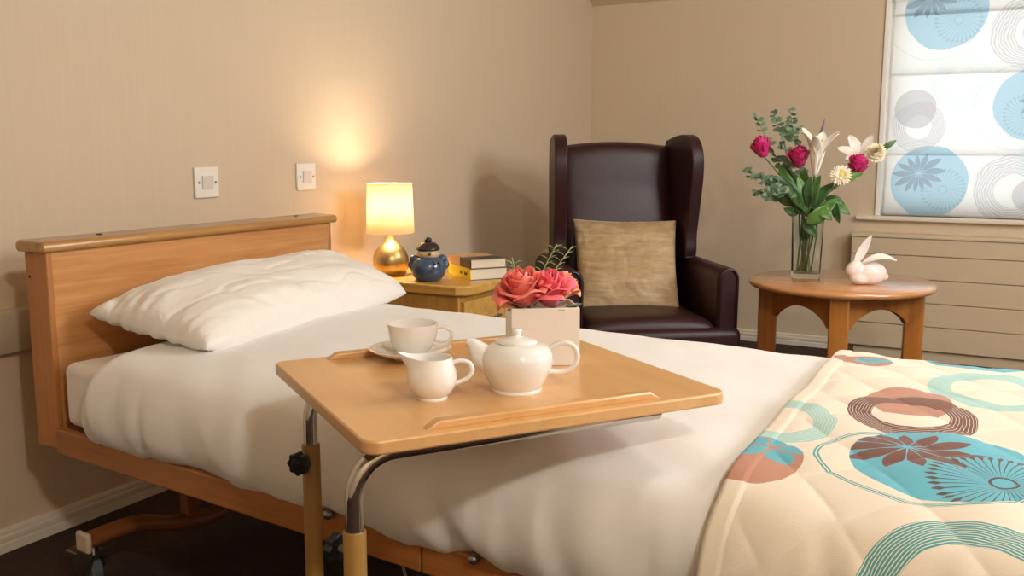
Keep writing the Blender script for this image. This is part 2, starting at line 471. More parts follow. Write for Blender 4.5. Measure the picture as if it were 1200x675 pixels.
# UV of the blind = world x, z in metres
BL_BIG = [(-.455, 1.615, .175, -.52, 1.68, -.40, 1.57), (-.075, 1.185, .16, -.02, 1.2, -.1, 1.14), (-.482, .835, .168, -.53, .875, -.42, .80),
          (.36, 1.6, .17, .3, 1.66, .42, 1.55), (.3, .86, .165, .25, .9, .36, .82)]
BL_RING = [(-.1, 1.5, .07, .165, 'g'), (-.545, 1.09, .055, .118, 'g'), (-.37, 1.29, .06, .13, 'l'), (.02, .93, .06, .14, 'l'), (-.13, .8, .075, .165, 'g'), (.42, 1.12, .06, .14, 'g')]
BL_GREY = [(-.06, 1.5, .08), (-.562, 1.175, .09), (-.06, .78, .07), (.46, 1.2, .08)]
M['blind'] = blind_mat()
bl = empty('roman_blind', (0, YB+.03, WZ0), 0, 'white roman blind printed with pale blue and grey circles, drawn down over the window', 'blind')
FOLDS = [.684, .965, 1.335, 1.605, 1.69]
def blind_pt(i, j):
    x = WX0+.022+(WX1-WX0-.044)*i; z = FOLDS[0]+(FOLDS[-1]-FOLDS[0])*j
    y = 0
    for k in range(len(FOLDS)-1):
        if FOLDS[k] <= z <= FOLDS[k+1]:
            tt = (z-FOLDS[k])/(FOLDS[k+1]-FOLDS[k]); y = -.022*(1-tt)**3+.001*noise.noise(Vector((x*3, z*5, 0)))
    return Vector((x, y, z-WZ0))
MB().grid(blind_pt, 40, 160, lambda i, j: (WX0+.022+(WX1-WX0-.044)*i, FOLDS[0]+(FOLDS[-1]-FOLDS[0])*j)).build('blind_fabric', M['blind'], bl, smooth=180)
for z in FOLDS[1:-1]:
    MB().tube([(WX0+.03, .004, z-WZ0), (WX1-.03, .004, z-WZ0)], .003, 8).build('blind_rod', M['window_white'], bl)
MB().box((WX0+.02, -.005, WZ1-WZ0-.03), (WX1-.02, .02, WZ1-WZ0)).build('head_rail', M['window_white'], bl, bevel=.002)

# radiator cover
rc = empty('radiator_cover', (-.09, YB, 0), 0, 'cream low radiator cover with horizontal grooves under the window', 'radiator')
x0, x1, yf = -.705, 1.0, -.10
mb = MB()
zz = [.05, .165, .275, .385, .495, .575]
for a, b in zip(zz[:-1], zz[1:]): mb.box((x0, yf, a+.0015), (x1, yf+.015, b-.0015))
mb.build('front_panel', M['rad'], rc, bevel=.002, bseg=2)
MB().box((x0, yf+.012, .05), (x1, -.005, .575)).build('radiator_body', M['rad'], rc, smooth=0)
MB().box((x0-.004, yf-.006, .575), (x1+.004, 0, .592)).build('top_panel', M['rad'], rc, bevel=.004)
MB().box((x0+.03, yf+.02, 0), (x1-.03, -.02, .05)).build('plinth', M['rad'], rc, smooth=0)

# ================================================================ SWITCHES
def switch(y, z, label, s=1.0, rz=0):
    o = empty('light_switch', (XL, y, z), 0, label, 'switch')
    MB().box((0, -.047*s, -.046), (.009, .047*s, .046)).build('switch_plate', M['plastic'], o, bevel=.003)
    MB().prism([(.008, -.021), (.0125, -.02), (.0155, .02), (.008, .021)], -.021, .021, 'XZ').build('rocker', M['plastic_grey'], o, bevel=.0012)
    for s_ in (-1, 1):
        MB().lathe([(.004, 0), (.004, .001), (0, .0015)], 12).build('screw', M['steel'], o).matrix_local = Matrix.Translation((.0092, s_*.033, 0)) @ Matrix.Rotation(R(90), 4, 'Y')
    return o
switch(2.09, .893, 'white square light switch above the headboard, further from the lit lamp')
switch(2.537, .898, 'white square light switch on the wall within the glow of the lamp')

# ================================================================ BED
BANG = R(-6.0)
bed = empty('care_bed', (-1.92, 1.345, 0), BANG, 'wooden adjustable care bed with beech headboard against the wall', 'bed')
BEDM = Matrix.Translation((-1.92, 1.345, 0)) @ Matrix.Rotation(BANG, 4, 'Z')
BL = 2.14
hb = MB().box((-.025, .002, 0), (0, .966, .452)).build('headboard', M['beech_head'], bed, bevel=.002, bseg=2)
# headboard stands square to the wall though the bed is a little askew
hb.matrix_local = BEDM.inverted() @ Matrix.Translation((-1.93, 1.35, .315))
MB().box((-.075, -.004, 0), (.002, .012, .452)).build('headboard_end', M['beech_side'], hb, bevel=.004)
MB().box((-.075, .956, 0), (.002, .972, .452)).build('headboard_end', M['beech_side'], hb, bevel=.004)
capp = [(-.078, .452), (.010, .452), (.016, .458), (.016, .468), (.009, .476), (-.074, .478), (-.084, .472), (-.084, .457)]
MB().prism(capp, -.018, .987, 'XZ').build('headboard_cap', M['cap'], hb, bevel=.005)
for y in (.17, .86):
    MB().lathe([(.007, 0), (.007, .0012), (.004, .0014), (0, .0005)], 16, (-.04, y, .4777)).build('screw_hole', M['dark'], hb)
MB().lathe([(.004, 0), (0, .001)], 10).build('peg_hole', M['dark'], hb).matrix_local = Matrix.Translation((-.06, -.0045, .395)) @ Matrix.Rotation(R(90), 4, 'X')
# side rails: two lengths with a joint at .93
for a, b in ((.0, 1.084), (1.087, BL)):
    MB().box((max(a, .012), -.018, .315), (b, .004, .372)).build('side_rail', M['rail'], bed, bevel=.004)
    MB().box((a+.01, .93, .315), (b, .95, .378)).build('side_rail', M['rail'], bed, bevel=.004)
for u, z in ((.885, .372), (1.20, .372)):
    MB().ell((u, -.026, z), (.009, .009, .009)).tube([(u, -.026, z), (u, 0, z-.01)], .005, 8).build('rail_stud', M['steel'], bed)
MB().box((0, .02, .34), (BL, .915, .37)).build('mattress_platform', M['mahog'], bed, smooth=0)
# castor underframe at the head end
beam = crom([(.085, -.01, .118), (.085, .06, .122), (.085, .13, .118), (.085, .22, .088), (.085, .32, .072), (.085, .45, .085), (.085, .6, .075), (.085, .75, .088), (.085, .88, .122), (.085, .95, .118)], 6)
for uu in (0, 1.75):
    mb = MB().tube([Vector((p.x+uu, p.y, p.z)) for p in beam], .023, 14, flat=.85)
    b_ = mb.build('cross_beam', M['mahog'], bed)
    MB().box((.068+uu, .255, .08), (.10+uu, .288, .345)).build('upright', M['mahog'], bed, bevel=.003)
    MB().box((.068+uu, .6, .08), (.10+uu, .633, .345)).build('upright', M['mahog'], bed, bevel=.003)
    for vv, sg in ((-.01, -1), (.95, 1)):
        MB().box((.060+uu, vv-.007, .095), (.110+uu, vv+.007, .143)).build('end_cap', M['cap_beige'], b_, bevel=.008)
        cy = vv-sg*.02
        w_ = MB(); 
        w_.lathe([(.01, -.014), (.036, -.014), (.042, -.008), (.042, .008), (.036, .014), (.01, .014)], 28)
        cst = empty('castor', (.085+uu, cy, -.012)); cst.parent = bed
        wo = w_.build('castor_wheel', M['grey_rubber'], cst); wo.matrix_local = Matrix.Translation((-.02, 0, .054)) @ Matrix.Rotation(R(90), 4, 'X')
        f = MB()
        for sd in (-1, 1):
            f.prism([(-.045, .06), (-.03, .03), (-.01, .035), (.02, .075), (.03, .1), (-.03, .1), (-.055, .075)], sd*.017, sd*.0205, 'XZ')
        f.box((-.03, -.02, .098), (.03, .02, .104)).lathe([(.012, .1), (.012, .125)], 14)
        f.build('castor_fork', M['steel'], cst)
        MB().box((-.085, -.018, .085), (-.02, .018, .092)).build('brake_pedal', M['steel'], cst, bevel=.002)

def bedobj(o): o.matrix_world = BEDM; return o

# mattress ------------------------------------------------------------------
mat = MB()
def matt(i, j):
    pass
mo = MB().box((.018, .004, .374), (BL-.01, .915, .52)).build('mattress', M['sheet'], None, bevel=.022, bseg=5)
bedobj(mo); tag(mo, 'mattress in a white sheet, end showing between headboard and duvet', 'mattress')

# duvet ---------------------------------------------------------------------
SEC = [(.012, .352), (-.026, .374), (-.048, .41), (-.05, .46), (-.03, .508), (.015, .543), (.09, .56), (.25, .568), (.47, .572), (.7, .57), (.84, .562), (.915, .54), (.955, .495), (.965, .43), (.958, .36)]
sp = crom([(0, a, b) for a, b in SEC], 8)
ARC = [0.0]
for a, b in zip(sp[:-1], sp[1:]): ARC.append(ARC[-1]+(b-a).length)
TOT = ARC[-1]
S0 = min(range(len(sp)), key=lambda k: abs(sp[k].y-.09)+(9 if sp[k].z < .5 else 0))
S_OFF = ARC[S0]-.09       # so that on the flat top, s == v
def sec(a):
    if a <= 0: return sp[0]+Vector((0, .02, -1)).normalized()*(-a), Vector((0, -1, 0))
    if a >= TOT: return sp[-1]+Vector((0, -.0, -1))*(a-TOT), Vector((0, 1, 0))
    lo, hi = 0, len(ARC)-1
    while hi-lo > 1:
        m = (lo+hi)//2
        if ARC[m] <= a: lo = m
        else: hi = m
    t = (a-ARC[lo])/(ARC[hi]-ARC[lo]); p = sp[lo].lerp(sp[hi], t)
    def tg(k): return (sp[min(k+1, len(sp)-1)]-sp[max(k-1, 0)]).normalized()
    tan = tg(lo).lerp(tg(hi), t).normalized()
    return p, Vector((0, -tan.z, tan.y)).normalized()
def sm(x): x = max(0, min(1, x)); return x*x*(3-2*x)
def duvet_surf(u, s, off=0.0):
    a = s+S_OFF
    p, n = sec(a)
    top = sm((a-.10)/.16)*sm((TOT-a-.06)/.12)
    side = 1-top
    nz = noise.noise
    d = .010*nz(Vector((u*7+3, a*2.0, 1)))*side+.006*nz(Vector((u*15, a*3, 5)))*side
    d += .0028*nz(Vector((u*34, a*4, 15)))*side
    d += .005*nz(Vector((u*5, a*6, 9)))*top+.003*nz(Vector((u*11+a*5, a*9, 2)))
    # big soft folds of the hanging side
    fo = abs(nz(Vector((u*5.0+a*1.2, a*.8, 12))))
    d -= .012*sm(1-fo*6)*side*sm((a)/.08)
    # belly over the joint and gather at .93-1.05
    d += (.014*sm(1-abs(u-1.42)/.24)+.008*sm(1-abs(u-1.04)/.17))*(1 if a < .3 else 0)*sm((.3-a)/.1)
    p = p+n*(d+off)
    hem = .012*nz(Vector((u*3.2, 3, 3)))+.024*max(0, 1-abs(u-1.20)/.06)+.014*max(0, 1-abs(u-.885)/.05)
    if a < TOT*.3: p.z += hem*sm(1-a/.12)
    return Vector((u, p.y, p.z)), n
def duvet_grid(i, j):
    a = TOT*j; s = a-S_OFF
    top = sm((a-.02)/.22)*sm((TOT-a)/.2)
    u0 = .135+.02*top+.012*noise.noise(Vector((a*6, 0, 0)))
    u = u0+(BL-u0)*(i**1.15)
    p, n = duvet_surf(u, s)
    e = max(0, 1-(u-u0)/.05)
    p -= n*(.02*e*e)
    return p
dv = MB().grid(duvet_grid, 260, 150).build('duvet', M['duvet'], None, smooth=180, solid=.014, soff=-1)
bedobj(dv); tag(dv, 'plain white duvet spread over the bed under the overbed table', 'duvet')

# quilted bedspread -----------------------------------------------------------
def q_u0(s): 
    K = [(-9, 1.587), (0, 1.585), (.1, 1.572), (.26, 1.558), (.5, 1.532), (.74, 1.500), (.95, 1.466), (9, 1.44)]
    for (a, x), (b, y) in zip(K[:-1], K[1:]):
        if s <= b: return x+(y-x)*(s-a)/(b-a)
def quilt_pt(i, j):
    s = -.36+1.42*j; u0 = q_u0(s); u = u0+(BL+.02-u0)*i
    p, n = duvet_surf(u, s, .014)
    a = (u-u0)
    pu = abs(sin((u*1.0+s*1.0)*pi/.145))*abs(sin((u*1.0-s*1.0)*pi/.145))
    k = min(1, max(0, (a-.03)/.02))
    puff = .0052*(sqrt(pu)-.5)*k+.004*noise.noise(Vector((u*6, s*6, 31)))*k
    bind = .0022*(1 if .004 < a < .028 else 0)
    edge = -.01*max(0, 1-a/.006)
    p += n*(puff+bind+edge+.0)
    return p
QN = (190, 340)
def quilt_mat():
    f = Fab('printed_quilt'); t = f.t
    f.base(srgb(236, 224, 205))
    teal, pale, brown, rose = srgb(92, 176, 196), srgb(160, 206, 200), srgb(112, 66, 54), srgb(186, 128, 104)
    dteal = srgb(78, 160, 164)
    for k in QUILT:
        typ = k[0]
        if typ == 'disc': m = f.disc(k[1], k[2], k[3], {'rose': rose, 'teal': teal}[k[4]], k[6] if len(k) > 6 else 1.0, k[5] if len(k) > 5 else 1.0, k[7] if len(k) > 7 else 0, .012); last = m
        elif typ == 'ring': f.ring(k[1], k[2], k[3], k[4], k[5], {'b': brown, 't': dteal, 'p': pale}[k[6]], k[7], ax=k[8] if len(k) > 8 else 1.0, rot=k[9] if len(k) > 9 else 0, fill=k[10] if len(k) > 10 else 0, wob=.016)
        elif typ == 'flower': f.flower(k[1], k[2], k[3], k[4], {'b': brown, 't': teal}[k[5]], clip=last, phase=.3, ax=k[6] if len(k) > 6 else 1)
        elif typ == 'thistle': f.thistle(k[1], k[2], k[3], k[4], srgb(84, 70, 66), clip=last, ax=k[5] if len(k) > 5 else 1)
    w = t.noise(f.uv, 500, 2)
    t.bsdf(f.c, .8, 0, t.bump(w+t.noise(f.uv, 14, 3)*6, .12, .004), Sheen_Weight=.15); return t.mat
R4 = R(104)
QUILT = [
 ('disc', 1.56, .76, .045, 'rose', 1.2), ('flower', 1.575, .765, .035, 5, 't'), ('disc', 1.745, .885, .095, 'teal'), ('flower', 1.745, .885, .08, 9, 'b'),
 ('ring', 1.815, .63, .068, .105, 9, 'p', .9, 1.42, R4, .12),
 ('ring', 1.573, .262, .05, .082, 7, 'p', .8, 1.2, R4, .15),
 ('disc', 1.71, .472, .066, 'rose', 1.45, .95, R4), ('ring', 1.73, .395, .056, .094, 8, 'b', .85, 1.2, R4),
 ('disc', 1.59, .10, .068, 'rose', 1.15, .95, R4), ('flower', 1.60, .145, .075, 5, 't'),
 ('ring', 1.80, .18, .113, .121, 2, 't', .6, 1.2, 0), 
 ('disc', 1.825, .203, .127, 'teal'), ('flower', 1.765, .222, .088, 11, 'b'), ('thistle', 1.895, .158, .092, 44),
 ('ring', 1.90, -.08, .087, .128, 11, 't', .7),
 ('disc', 2.06, .5, .09, 'rose'), ('ring', 2.1, .42, .07, .12, 8, 'b', .8),
 ('ring', 1.66, -.26, .05, .1, 9, 'p', .8), ('disc', 2.05, -.2, .09, 'teal'), ('flower', 2.05, -.2, .08, 11, 'b'),
]
#QUILTDATA
M['quilt'] = quilt_mat()
qo = MB().grid(quilt_pt, QN[0], QN[1], lambda i, j: (q_u0(-.36+1.42*j)+(BL+.02-q_u0(-.36+1.42*j))*i, -.36+1.42*j)).build('bedspread', M['quilt'], None, smooth=180, solid=.008, soff=0)
bedobj(qo); tag(qo, 'cream quilted bedspread with teal and brown circle print folded over the duvet', 'bedspread')

# pillow ---------------------------------------------------------------------
def cushion(name, C4, ttop, tbot, mat, N=44, pinch=.05, pw=2.6, seed=0, wr=.008, mid=0.0, nrm=None, pe=.55):
    """C4: corners 00,10,11,01 ; closed two sided cushion"""
    A, B, C_, D = [Vector(c) for c in C4]
    if nrm is None: nrm = (B-A).cross(D-A).normalized()
    mb = MB()
    def pt(i, j, side):
        a = 2*i-1; b = 2*j-1
        ia = .5+.5*a*(1-pinch*(1-b*b)*abs(a)**3); jb = .5+.5*b*(1-pinch*(1-a*a)*abs(b)**3)
        p = A*(1-ia)*(1-jb)+B*ia*(1-jb)+C_*ia*jb+D*(1-ia)*jb
        pr = max(0, (1-abs(a)**pw))**pe*max(0, (1-abs(b)**pw))**pe
        T = ttop if side > 0 else tbot
        edge = (1-pr)
        w_ = noise.noise(Vector((a*2.2+seed, b*2.2, side*2)))*wr*2
        w_ += wr*1.6*noise.noise(Vector((a*(6+3*b), b*(6-2*a), seed+side)))*sm(edge*1.6)
        ridge = abs(noise.noise(Vector((a*3.1+b*2+seed, b*2.5-a, 7+side))))
        w_ -= wr*.9*sm(1-ridge*7)
        return p+nrm*(side*T*pr+w_*min(1, pr*3)+mid*(1-a*a)*(1-b*b))
    mb.grid(lambda i, j: pt(i, j, 1), N, N); mb.grid(lambda i, j: pt(i, j, -1), N, N)
    return mb.build(name, mat, None, smooth=180)
pl_ = cushion('pillow', [(-1.53, 1.425, .575), (-1.60, 2.26, .578), (-1.868, 2.23, .655), (-1.868, 1.395, .628)], .098, .05, M['pillow'], N=80, seed=3, wr=.0045, pinch=.035, pw=2.9, pe=.45, nrm=Vector((.22, 0, .97)))
tag(pl_, 'plump white cotton pillow lying against the headboard', 'pillow')

# ================================================================ OVERBED TABLE
TA = R(55.5); TCx, TCy = -.7245, 1.2255
ot = empty('overbed_table', (TCx, TCy, 0), TA, 'beech overbed table on two chrome and ochre columns, reaching over the bed', 'table')
# local x = long (b) direction, local -y = toward the near short side
L2, W2, TZ = .269, .242, .655
def rrect(x0, y0, x1, y1, r, n=6):
    out = []
    for cx, cy, a0 in ((x1-r, y1-r, 0), (x0+r, y1-r, 90), (x0+r, y0+r, 180), (x1-r, y0+r, 270)):
        for k in range(n+1):
            a = R(a0+90*k/n); out.append((cx+r*cos(a), cy+r*sin(a)))
    return out
tt = MB().prism(rrect(-L2, -W2, L2, W2, .022), TZ-.018, TZ, 'XY').build('tabletop', M['table'], ot, bevel=.003)
for s_ in (-1, 1):
    y_ = s_*(W2-.024)
    mb = MB(); hx = .163
    a = [(-hx-.012, 0), (hx+.012, 0), (hx-.006, .0115), (-hx+.006, .0115)]
    mb.prism([(x-.012, TZ-.001+z) for x, z in a], y_-.009, y_+.009, 'XZ')
    mb.build('retaining_lip', M['table'], tt, bevel=.003)
RZ = Matrix.Rotation(TA, 4, 'Z').inverted()
def tl(x, y): v = RZ @ Vector((x-TCx, y-TCy, 0)); return v.x, v.y
for px_, py_ in ((-1.002, 1.13), (-.722, .886)):
    lx, ly = tl(px_, py_); lx += .008
    zc_ = TZ-.018-.0115
    arc = [(lx, ly, .30), (lx, ly, zc_-.055)]+[(lx+.055*(1-cos(q)), ly, zc_-.055+.055*sin(q)) for q in [R(k*9) for k in range(1, 11)]]+[(lx+.45, ly, zc_)]
    MB().tube(arc, .0112, 20).build('chrome_tube', M['chrome'], ot)
    sl = MB().lathe([(.0145, .045), (.0145, .5285), (.0138, .53), (.0115, .53)], 28, (lx, ly, 0), close=True).build('column', M['sleeve'], ot)
    kz = .508 if px_ < -.9 else .50
    # star knob clamping the column
    kd = Vector((-.75, -.66, 0)) if px_ < -.9 else Vector((-.42, .91, 0))
    kn = MB(); nL = 8; poly = []
    for k in range(64):
        a = 2*pi*k/64; rk = .0175+.0016*cos(a*nL); poly.append((rk*cos(a), rk*sin(a)))
    kn.prism(poly, .0, .013, 'XY').lathe([(.010, .012), (.009, .0155), (0, .016)], 20)
    ko = kn.build('clamp_knob', M['black'], sl, bevel=.0025)
    orient(ko, Vector((lx, ly, kz))+kd*.027, kd)
    MB().tube([Vector((lx, ly, kz))+kd*.012, Vector((lx, ly, kz))+kd*.029], .0045, 10).build('knob_screw', M['cord'], sl)
    # foot bar with castors
    MB().tube([(lx-.05, ly, .055), (lx+.5, ly, .055)], .014, 14).build('foot_bar', M['sleeve'], ot)
    for q in (-.03, .48):
        mb = MB().lathe([(.006, -.009), (.02, -.009), (.022, -.005), (.022, .005), (.02, .009), (.006, .009)], 20)
        wv = mb.build('castor_wheel', M['grey_rubber'], ot); wv.matrix_local = Matrix.Translation((lx+q, ly, .022)) @ Matrix.Rotation(R(90), 4, 'X')
lx1, ly1 = tl(-1.002, 1.13); lx2, ly2 = tl(-.722, .886)
MB().tube([(lx1+.02, ly1, .055), (lx2+.02, ly2, .055)], .013, 14).build('cross_bar', M['sleeve'], ot)
MB().box((lx1-.0, -.2, TZ-.026), (lx1+.46, -.188, TZ-.018)).build('under_rail', M['steel'], ot)

# cable under bed near the columns
c = MB().tube(crom([(-.93, 1.275, .325), (-.90, 1.26, .27), (-.86, 1.27, .26), (-.82, 1.28, .31), (-.74, 1.30, .285), (-.66, 1.30, .285), (-.6, 1.31, .325)], 8), .0028, 8).build('power_cable', M['cord'])
tag(c, 'thin white cable looping below the side rail of the bed', 'cable')

# ================================================================ CHINA ON THE TABLE
def handle(pts, r, flat=.6, seg=12): return MB().tube(crom(pts, 8), r, seg, flat=flat)
LEFTD = -RT   # image-left along the floor
# saucer + cup
scx, scy = -.892, 1.266
so = MB().lathe([(.026, 0), (.028, .0), (.030, .003), (.045, .008), (.060, .014), (.067, .018), (.068, .0195), (.066, .0198), (.058, .0165), (.044, .011), (.03, .0065), (.0, .006)], 56).build('saucer', M['china'], None, smooth=60)
so.location = (scx, scy, TZ); tag(so, 'round white china saucer under the teacup', 'saucer')
cup = empty('teacup', (scx+.002, scy+.004, TZ+.0066), atan2(RT.y, RT.x), 'white china teacup standing on the saucer', 'cup')
MB().lathe([(.019, 0), (.021, 0), (.022, .003), (.0215, .005), (.030, .013), (.036, .025), (.039, .04), (.0405, .056), (.0402, .0575), (.039, .057), (.0375, .042), (.034, .026), (.027, .014), (.015, .0085), (0, .008)], 56).build('cup_body', M['china'], cup, smooth=60)
handle([(.0375, 0, .049), (.05, 0, .0505), (.0605, 0, .043), (.061, 0, .03), (.053, 0, .02), (.042, 0, .018), (.033, 0, .020)], .0042, .75).build('handle', M['china'], cup, smooth=60)

def vessel(name, prof, parent, spout=None, seg=64, thick=.0025):
    """lathe whose upper rings are pulled out into a lip towards -x"""
    mb = MB().lathe(prof, seg)
    if spout:
        z0, h, reach, width = spout
        for k, (x, y, z) in enumerate(mb.v):
            if z > z0:
                t = sm((z-z0)/h); a = atan2(y, -x)
                w_ = math.exp(-(a/width)**2)
                mb.v[k] = (x-reach*w_*t*t, y*(1-.35*w_*t), z+.008*w_*t*t)
    return mb.build(name, M['china'], parent, smooth=60)
jug = empty('milk_jug', (-.7235, 1.077, TZ), atan2(RT.y, RT.x), 'small white china milk jug in front of the teacup', 'jug')
vessel('jug_body', [(.018, 0), (.0205, 0), (.021, .003), (.0205, .004), (.028, .012), (.0325, .024), (.0335, .034), (.0315, .046), (.0285, .054), (.0275, .060), (.0270, .0625), (.0255, .0623), (.0262, .054), (.029, .045), (.031, .034), (.030, .024), (.025, .013), (0, .007)], jug, (.038, .024, .02, .5))
handle([(.0275, 0, .0535), (.037, 0, .057), (.049, 0, .054), (.0535, 0, .043), (.048, 0, .031), (.037, 0, .025), (.030, 0, .022)], .0042, .8).build('handle', M['china'], jug, smooth=60)

pot = empty('teapot', (-.642, 1.172, TZ), atan2(RT.y, RT.x), 'rounded white china teapot with lid in front of the flower box', 'teapot')
MB().lathe([(.032, 0), (.035, 0), (.0362, .003), (.035, .005), (.043, .018), (.050, .034), (.0525, .048), (.0505, .056), (.044, .064), (.034, .0685), (.030, .0695), (0, .0695)], 64).build('pot_body', M['china'], pot, smooth=60)
lid = MB().lathe([(.028, .0692), (.0295, .0705), (.029, .0722), (.022, .0755), (.012, .078), (.006, .079), (.0048, .0805), (.0068, .083), (.0078, .086), (.0062, .0888), (0, .090)], 48).build('lid', M['china'], pot, smooth=60)
sp_ = crom([(-.034, 0, .044), (-.048, 0, .051), (-.056, 0, .060), (-.063, 0, .068), (-.071, 0, .072)], 8)
nn = len(sp_); rr = [.0205*(1-k/(nn-1))**1.2+.0048 for k in range(nn)]
MB().tube(sp_, rr, 20).build('spout', M['china'], pot, smooth=60)
handle([(.044, 0, .059), (.056, 0, .067), (.072, 0, .069), (.084, 0, .060), (.086, 0, .045), (.078, 0, .032), (.064, 0, .0265), (.047, 0, .027)], .0050, .75).build('handle', M['china'], pot, smooth=60)

cup.scale = (1.03, 1.03, .92); jug.scale = (1.04, 1.04, .93)
# ================================================================ FLOWER BOX
fbang = atan2(.062, .088)
fb = empty('flower_box', (-.7005, 1.3635, TZ), fbang, 'square white ceramic box holding silk roses on the overbed table', 'planter')
W_, D_, H_ = .0545, .045, .093
mb = MB(); tk = .004
mb.box((-W_, -D_, 0), (W_, -D_+tk, H_)).box((-W_, D_-tk, 0), (W_, D_, H_)).box((-W_, -D_+tk, 0), (-W_+tk, D_-tk, H_)).box((W_-tk, -D_+tk, 0), (W_, D_-tk, H_)).box((-W_+tk, -D_+tk, 0), (W_-tk, D_-tk, .06))
mb.build('box_body', M['box'], fb, smooth=0, weld=False, bevel=.0015)

def leafblade(mb, base, tip, width, up=Vector((0, 0, 1)), curl=.15, nu=8, nv=4, roundness=.9, fold=.25):
    base = Vector(base); tip = Vector(tip); ax = tip-base; L = ax.length
    side = ax.cross(up)
    if side.length < 1e-5: side = ax.cross(Vector((1, 0, 0)))
    side.normalize(); nr = side.cross(ax).normalized()
    def fn(i, j):
        t = i; s = 2*j-1
        w_ = width*(sin(pi*min(1, max(0.001, t))**roundness))**.8
        return base+ax*t+side*(w_*s)+nr*(curl*L*sin(pi*t)+fold*w_*abs(s))
    mb.grid(fn, nu, nv)

def rosebloom(mb, R0, H, petals=26, seed=1, open_=1.0, turns=3.6):
    """spiral of overlapping cupped petals around z, bottom at origin"""
    rnd = random.Random(seed)
    for k in range(petals):
        f = k/(petals-1)
        ang = k*2.399+rnd.uniform(-.2, .2)
        rad = R0*(.10+.62*f**.85)
        h = H*(1.0-.28*f**1.5)*rnd.uniform(.94, 1.05)
        half = .95-.25*f if f < .6 else .78
        half = 1.25-.65*f
        curl = open_*(.02+.5*f**2)*R0
        ph = rnd.uniform(0, 6)
        def fn(i, j, ang=ang, rad=rad, h=h, half=half, curl=curl, f=f, ph=ph):
            t = i; s = 2*j-1
            topcut = 1-.16*abs(s)**2.5+.015*sin(s*5+ph)
            rr_ = rad*(.25+.75*sin(min(1, t*1.25)*pi/2))+curl*max(0, (t-.5)*2)**2.2
            a = ang+s*half*(.55+.45*sin(pi*min(.9, t*.8)))
            # inner spiral twist
            rr_ *= 1+.10*s*(1-f*.5)
            z = h*t*topcut-curl*.55*max(0, (t-.72)/.28)**2
            z += .02*H*sin(3*s+ph)*t
            return Vector((rr_*cos(a), rr_*sin(a), z))
        mb.grid(fn, 9, 9)
    mb.lathe([(0, -.02*H), (R0*.35, .05*H), (R0*.45, .25*H), (R0*.2, .6*H), (0, .7*H)], 14)
    return mb


def fbw(x, y, z): return Matrix.Translation(fb.location) @ Matrix.Rotation(fbang, 4, 'Z') @ Vector((x, y, z))
def silk_rose(loc, d, r, h, mat_, label, seed, petals=30, opened=1.0, name='silk_rose', leaf=None):
    o = empty(name, (0, 0, 0), 0, label, 'flower'); orient(o, loc, d)
    mb = rosebloom(MB(), r, h, petals, seed, opened); mb.build('petals', mat_, o, smooth=180, solid=.0006)
    MB().tube([(0, 0, -.035), (0, 0, .003)], .003, 8).build('stem', M['stem'], o)
    return o
toC = (CAM-Vector((-.7, 1.37, .76))).normalized()
silk_rose(fbw(-.024, -.004, .094), Vector((-.15, -.45, 1)), .046, .062, M['rose_coral'], 'large open coral silk rose in the white flower box', 11, 30, .85)
silk_rose(fbw(.013, -.008, .093), Vector((.1, -.35, 1)), .038, .060, M['rose_pink'], 'hot pink silk rose beside the coral one in the white box', 12, 26, 1.1)
silk_rose(fbw(.027, .018, .096), Vector((.45, .2, 1)), .029, .050, M['rose_peach'], 'peach silk rose at the outer end of the white box', 13, 20, 1.1)
silk_rose(fbw(-.046, .004, .092), Vector((-1.1, -.1, .5)), .020, .030, M['rose_peach'], 'small peach silk rosebud low over the edge of the white box', 14, 14, 1.0)
lf = MB()
for b_, t_ in (((.03, -.025, .082), (.058, -.036, .095)), ((.035, -.02, .08), (.062, -.005, .092)), ((.01, -.03, .082), (.035, -.044, .088)), ((-.03, -.02, .08), (-.06, -.032, .088)), ((.045, 0, .08), (.07, .012, .09))):
    leafblade(lf, fbw(*b_), fbw(*t_), .009, curl=.1)
for b_ in ((.03, -.025, .082), (.035, -.02, .08)): lf.tube([fbw(*b_), fbw(b_[0]*.6, b_[1]*.6, .055)], .001, 6)
tag(lf.build('silk_rose_leaves', M['leaf_dark'], None, smooth=180, solid=.0005), 'dark green silk leaves under the roses in the white box', 'leaves')
fe = MB()
for (a, b, n_) in (((-.02, .02, .085), (.03, .04, .185), 7), ((-.03, .02, .085), (-.045, .035, .165), 6), ((-.01, .02, .085), (.055, .035, .182), 7)):
    pa, pb = fbw(*a), fbw(*b); pts = [pa.lerp(pb, k/10)+Vector((0, 0, .006*sin(pi*k/10))) for k in range(11)]
    fe.tube(pts, .0009, 6)
    for k in range(3, 3+n_):
        p = pts[min(10, k)]; 
        for s_ in (-1, 1): leafblade(fe, p, p+Vector((s_*.015*RT.x, s_*.015*RT.y, .008)), .0042, curl=.1, nu=5, nv=2)
        
tag(fe.build('fern_sprig', M['fern'], None, smooth=180), 'pale green fern sprig rising behind the coral rose', 'fern')

